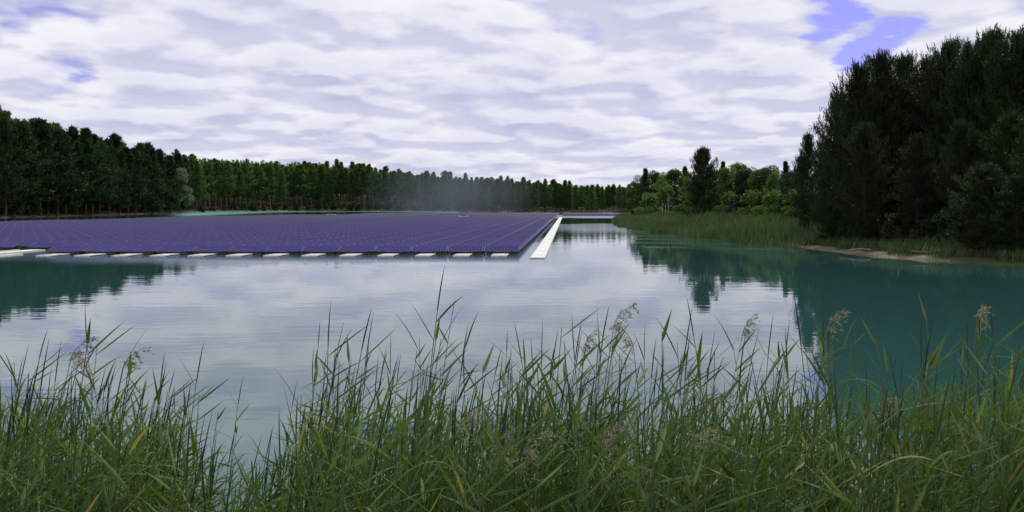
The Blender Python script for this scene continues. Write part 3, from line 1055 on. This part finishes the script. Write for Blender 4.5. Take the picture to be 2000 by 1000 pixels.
# tall single reeds that stand out against the water
hero = [
    (812, 520, 4.6, 0, 'tallest reed of all, its dark spear reaching up almost to the solar panels', 0.0),
    (862, 614, 4.7, 1, 'tall reed with straight dark tip next to the tallest reed', 0.6),
    (633, 598, 4.6, 2, 'tall reed with a long dark needle tip in the clump beside the water gap', 0.2),
    (590, 632, 4.9, 3, 'reed with dark tip and bent leaf at the edge of the water gap', 0.8),
    (676, 608, 4.7, 4, 'paired spear tipped reed between the needle tip and the tallest reed', -0.4),
    (125, 615, 4.4, 5, 'slanting reed with a long thin dark tip over the hill reflection', 0.1),
    (343, 672, 4.6, 6, 'reed with a lone dark leaning tip above the open water by the gap', 0.3),
    (40, 652, 4.5, 7, 'upright reed with a dark spear at the shadowed corner bed', 1.2),
    (1128, 598, 4.6, 8, 'tall reed with dark upright spear beside the pale seed head', 0.2),
    (1293, 612, 4.5, 9, 'reed with thick dark leaning spear beside a drooping seed head', 0.3),
    (1404, 578, 4.6, 0, 'tall dark spear reed beneath the reflection of the solitary pine', 1.9),
    (1480, 620, 4.8, 1, 'thin leaning dark spear reed next to the pine reflection edge', 2.2),
    (1060, 615, 4.8, 2, 'dark spear tipped reed among the combed leaves in the middle bed', 2.6),
    (1530, 668, 4.6, 3, 'dark spear reed before the bright strip of water at the reflection edge', 2.9),
    (1600, 560, 4.4, 4, 'tall thin reed leaning in over the teal reflection', 2.9),
    (1758, 625, 4.3, 5, 'dark twin spear reed against the teal reflection', 2.9),
    (1148, 592, 4.7, 10, 'tall reed with a pale feathery seed head blown sideways above the middle bed', 0.0),
    (1270, 622, 4.6, 11, 'reed with a drooping tan seed head curling over the water', -2.8),
    (1385, 615, 4.8, 12, 'reed with a narrow upright seed head near the dark spear', 0.5),
    (1660, 610, 4.3, 13, 'reed with a brown seed head against the teal reflection', 0.3),
    (235, 686, 4.5, 10, 'reed with a drooping brown seed head at the edge of the corner bed', 2.8),
    (174, 676, 4.6, 12, 'reed with a spreading tufted seed head in the corner bed', 0.2),
    (66, 668, 4.4, 11, 'reed with a slender seed head leaning among the corner leaves', 0.4),
    (1985, 600, 4.0, 13, 'reed with a brown seed head cut by the picture edge', 0.9),
    (440, 742, 6.0, 6, 'leafy reed standing alone in the water gap', 0.4),
    (1080, 650, 4.9, 12, 'reed with pale narrow seed head among the middle leaves', 0.7),
    (900, 858, 3.4, 11, 'short reed with broad brown seed head low in the middle bed', 0.2),
    (1385, 850, 3.3, 13, 'short reed with a greyish seed head low in the bed below the spear reeds', 0.2),
    (690, 660, 4.8, 9, 'reed with steep blades behind the paired spear reed', 1.0),
    (1205, 640, 4.8, 7, 'reed with wind combed blades between the two seed heads', 0.1),
]
for px, py, d, k, lab, rz in hero:
    put_reed(k, X_at(px, d), d, Z_at(py, d), rz, lab)
n_more = 0
while n_more < 200:
    px = r.uniform(-30, 2030)
    if 385 < px < 530 and r.uniform() < 0.75:
        continue
    d = r.uniform(3.7, 6.0)
    py = np.interp(px, env_x, env_y) + r.normal(-22, 40)
    k = int(r.integers(0, 10))
    sd = 'green reed with pointed blades in the shaded corner bed' if px < 385 else 'green reed in the thin patch at the water gap' if px < 530 else \
        'green reed with upright blades in the clump around the tallest reed' if px < 960 else 'green reed with wind combed blades in the wide middle bed' if px < 1560 else 'green reed in the tangled bed below the dark pine reflection'
    gp = 'reeds of the shaded corner bed' if px < 385 else 'reeds at the water gap' if px < 530 else 'reeds around the tallest one' if px < 960 else 'reeds of the middle bed' if px < 1560 else 'reeds of the tangled bed'
    put_reed(k, X_at(px, d), d, Z_at(py, d), r.normal(0, 0.7), sd, gp)
    n_more += 1

# the countless reeds and grasses below and behind them
mbr = MB()
cnt = 0
while cnt < 1750:
    d = r.uniform(3.6, 6.8)
    px = r.uniform(-350, 2350)
    if 375 < px < 535 and r.uniform() < 0.64:
        continue
    x = X_at(px, d)
    py = np.interp(px, env_x, env_y) + 50 + abs(r.normal(0, 85)) 
    zt = Z_at(py, d)
    zb = max(gz(x, d), -0.3) - 0.04
    H = zt - zb
    if H < 0.4:
        cnt += 1
        continue
    st_, leaves, sp, pl = reed_geo(r, H * 0.88, int(r.integers(7, 13)), r.uniform(0.0, 0.16), r.normal(0.2, 1.2), r.uniform() < 0.006, r.uniform() < 0.25)
    offs = np.array([x, d, zb])
    for src, mi in ((st_, 1), (sp, 2), (pl, 3)):
        if src is None:
            continue
        off_n = 0
        for V, (Fq, m_, u_) in zip(src.V, src.Fs):
            mbr.add(V + offs, Fq - off_n, mi)
            off_n += len(V)
    for V, Fq in leaves:
        mbr.add(V + offs, Fq, 0)
    cnt += 1
o = mbr.build('reed_thicket', [M['reed_leaf'], M['reed_stem'], M['reed_spear'], M['plume']], smooth=True)
tag(o, 'tangled mass of green reeds crowding the near bank', 'reeds', kind='stuff')

mbg = MB()
for _ in range(1700):
    d = r.uniform(3.3, 5.4)
    px = r.uniform(-350, 2350)
    if 390 < px < 520 and r.uniform() < 0.7:
        continue
    x = X_at(px, d)
    zb = max(gz(x, d), -0.2) - 0.03
    H = max(0.5, (Z_at(np.interp(px, env_x, env_y) + 215 + abs(r.normal(0, 90)), d) - zb)) * 1.08
    V, Fq = leaf_geo(np.array([x, d, zb]), r.normal(0.3, 1.6), R(r.uniform(80, 90)), H, r.uniform(0.004, 0.009), R(abs(r.normal(0, 30))), r, r.normal(0, 0.6))
    mbg.add(V, Fq)
o = mbg.build('grass', M['grass'], smooth=True)
tag(o, 'long bank grass growing thickly between the reed stems', 'grass', kind='stuff')

# ------------------------------------------------------------------ local mist over the far panels
m = bpy.data.materials.new('mist_air')
m.use_nodes = True
nt = m.node_tree
nt.nodes.clear()
out = node(nt, 'ShaderNodeOutputMaterial')
pv = node(nt, 'ShaderNodeVolumePrincipled')
pv.inputs['Color'].default_value = (0.72, 0.80, 1.0, 1)
pv.inputs['Anisotropy'].default_value = 0.2
tc = node(nt, 'ShaderNodeTexCoord')
gd = node(nt, 'ShaderNodeTexGradient', gradient_type='SPHERICAL')
nt.links.new(tc.outputs['Object'], gd.inputs['Vector'])
nz = noise(nt, tc.outputs['Object'], 2.0, 2)
dn = math_n(nt, 'MULTIPLY', math_n(nt, 'MULTIPLY', maprange(nt, gd.outputs['Fac'], 0, 0.9), maprange(nt, nz, 0.2, 0.7, 0.5, 1.0)), 0.0050)
nt.links.new(dn, pv.inputs['Density'])
nt.links.new(pv.outputs[0], out.inputs['Volume'])
q = MB()
box(q, (-1, -1, -1), (1, 1, 1))
o = q.build('mist', m)
o.location = (X_at(885, 345), 345, 6)
o.scale = (42, 34, 22)
tag(o, 'pale patch of mist hanging before the far pines', 'mist', kind='stuff')

# ------------------------------------------------------------------ sky, sun, camera
CL0, CL1, TH0, TH1, LT = 0.08, 0.28, 0.30, 0.64, 0.125
SUN_AZ, SUN_EL = 30.0, 52.0               # degrees right of the view axis, and up
wd = bpy.data.worlds.new('World')
sc.world = wd
wd.use_nodes = True
nt = wd.node_tree
bg = nt.nodes['Background']
bg.inputs['Strength'].default_value = 0.1
wd.cycles.sampling_method = 'MANUAL'
wd.cycles.sample_map_resolution = 256
sky = node(nt, 'ShaderNodeTexSky', sky_type='NISHITA')
sky.sun_disc = False
sky.sun_elevation = R(SUN_EL)
sky.sun_rotation = R(SUN_AZ)
sky.altitude = 150
tc = node(nt, 'ShaderNodeTexCoord')
sp = node(nt, 'ShaderNodeSeparateXYZ')
nt.links.new(tc.outputs['Generated'], sp.inputs[0])
zc = math_n(nt, 'ADD', math_n(nt, 'MAXIMUM', sp.outputs[2], 0.0), 0.17)
cu = math_n(nt, 'DIVIDE', sp.outputs[0], zc)
cv = math_n(nt, 'DIVIDE', sp.outputs[1], zc)
cmb = node(nt, 'ShaderNodeCombineXYZ')
nt.links.new(cu, cmb.inputs[0])
nt.links.new(cv, cmb.inputs[1])
cmb.inputs[2].default_value = 3.7


def vadd(v, off):
    n = node(nt, 'ShaderNodeVectorMath', operation='ADD')
    nt.links.new(v, n.inputs[0])
    n.inputs[1].default_value = off
    return n.outputs[0]


def gapmask(px, py, ru, rv):
    """a hole in the cloud layer seen in a fixed direction of the sky"""
    dv = Vector(((px - 1000) / F, 1.0, (HOR - py) / F)).normalized()
    u, v = dv.x / (dv.z + 0.17), dv.y / (dv.z + 0.17)
    du = math_n(nt, 'DIVIDE', math_n(nt, 'SUBTRACT', cu, u), ru)
    dvv = math_n(nt, 'DIVIDE', math_n(nt, 'SUBTRACT', cv, v), rv)
    rr_ = math_n(nt, 'SQRT', math_n(nt, 'ADD', math_n(nt, 'MULTIPLY', du, du), math_n(nt, 'MULTIPLY', dvv, dvv)))
    return maprange(nt, rr_, 0.1, 1.0, 1.0, 0.0)




def cover_at(v):
    """cloud thickness over a point of the layer: broad banks, puffs, ragged detail"""
    w1 = noise(nt, v, 1.25, 5, 0.5)
    wv = node(nt, 'ShaderNodeTexNoise')
    wv.inputs['Scale'].default_value = 3.0
    wv.inputs['Detail'].default_value = 4.0
    nt.links.new(v, wv.inputs['Vector'])
    ws = node(nt, 'ShaderNodeVectorMath', operation='MULTIPLY_ADD')
    nt.links.new(wv.outputs['Color'], ws.inputs[0])
    ws.inputs[1].default_value = (0.30, 0.30, 0.30)
    nt.links.new(v, ws.inputs[2])
    vo = node(nt, 'ShaderNodeTexVoronoi', feature='SMOOTH_F1', voronoi_dimensions='2D')
    vo.inputs['Scale'].default_value = 2.4
    vo.inputs['Detail'].default_value = 2.0
    vo.inputs['Roughness'].default_value = 0.45
    vo.inputs['Smoothness'].default_value = 0.5
    nt.links.new(ws.outputs[0], vo.inputs['Vector'])
    puff = math_n(nt, 'SUBTRACT', 1.0, vo.outputs['Distance'])
    fine = noise(nt, v, 5.0, 6, 0.62)
    base = math_n(nt, 'ADD', math_n(nt, 'MULTIPLY', w1, 0.55), math_n(nt, 'MULTIPLY', puff, 0.45))
    return math_n(nt, 'MULTIPLY_ADD', math_n(nt, 'SUBTRACT', fine, 0.5), 0.22, base)


cover = cover_at(cmb.outputs[0])
above = cover_at(vadd(cmb.outputs[0], (0.03, -0.12, 0)))
gaps = math_n(nt, 'MAXIMUM', math_n(nt, 'MULTIPLY', math_n(nt, 'MAXIMUM', gapmask(1685, 0, 0.20, 0.52), gapmask(1728, 66, 0.165, 0.56)), 1.12), math_n(nt, 'MULTIPLY', gapmask(140, 142, 0.65, 0.34), 0.30))
ragged = noise(nt, cmb.outputs[0], 7.0, 4, 0.6)
dens = math_n(nt, 'SUBTRACT', cover, math_n(nt, 'MULTIPLY', gaps, math_n(nt, 'MULTIPLY_ADD', ragged, 0.85, -0.11)))
dens = math_n(nt, 'ADD', dens, maprange(nt, sp.outputs[2], 0.0, 0.09, 0.16, 0.0))
cl = maprange(nt, dens, CL0, CL1)
# thicker cloud turns grey underneath; the side facing the open sky stays white
thick = maprange(nt, cover, TH0, TH1)
lit = maprange(nt, math_n(nt, 'SUBTRACT', cover, above), -LT, LT)
val = math_n(nt, 'ADD', math_n(nt, 'MULTIPLY', lit, 0.68), math_n(nt, 'MULTIPLY', math_n(nt, 'SUBTRACT', 1.0, thick), 0.32))
ccol = mixc(nt, val, (5.0, 5.2, 7.3), (9.0, 8.95, 9.7))
blue = mixc(nt, 1.0, sky.outputs[0], (0.72, 0.60, 1.2), 'MULTIPLY')
fin = mixc(nt, cl, blue, ccol)
nt.links.new(fin, bg.inputs['Color'])

sun = bpy.data.lights.new('sun', 'SUN')
sun.energy = 2.6
sun.angle = R(3.0)
sun.color = (1.0, 0.95, 0.86)
so = bpy.data.objects.new('sun', sun)
COL.objects.link(so)
sdir = Vector((math.sin(R(SUN_AZ)) * math.cos(R(SUN_EL)), math.cos(R(SUN_AZ)) * math.cos(R(SUN_EL)), math.sin(R(SUN_EL))))
so.rotation_euler = sdir.to_track_quat('Z', 'Y').to_euler()
so.location = (40, 60, 120)

cam = bpy.data.cameras.new('camera')
cam.sensor_width = 36.0
cam.lens = 36.0 * F / 2000.0
cam.shift_y = -(500 - HOR) / 2000.0
cam.clip_start = 0.1
cam.clip_end = 12000
co = bpy.data.objects.new('camera', cam)
COL.objects.link(co)
co.location = (0, 0, EYE)
co.rotation_euler = (R(90), 0, 0)
sc.camera = co

sc.view_settings.view_transform = 'Standard'
sc.view_settings.look = 'None'
sc.view_settings.exposure = 0.0
sc.view_settings.gamma = 1.0
sc.view_settings.use_curve_mapping = False
sc.cycles.max_bounces = 6
sc.cycles.diffuse_bounces = 3
sc.cycles.glossy_bounces = 3
sc.cycles.volume_bounces = 1
sc.cycles.use_denoising = True
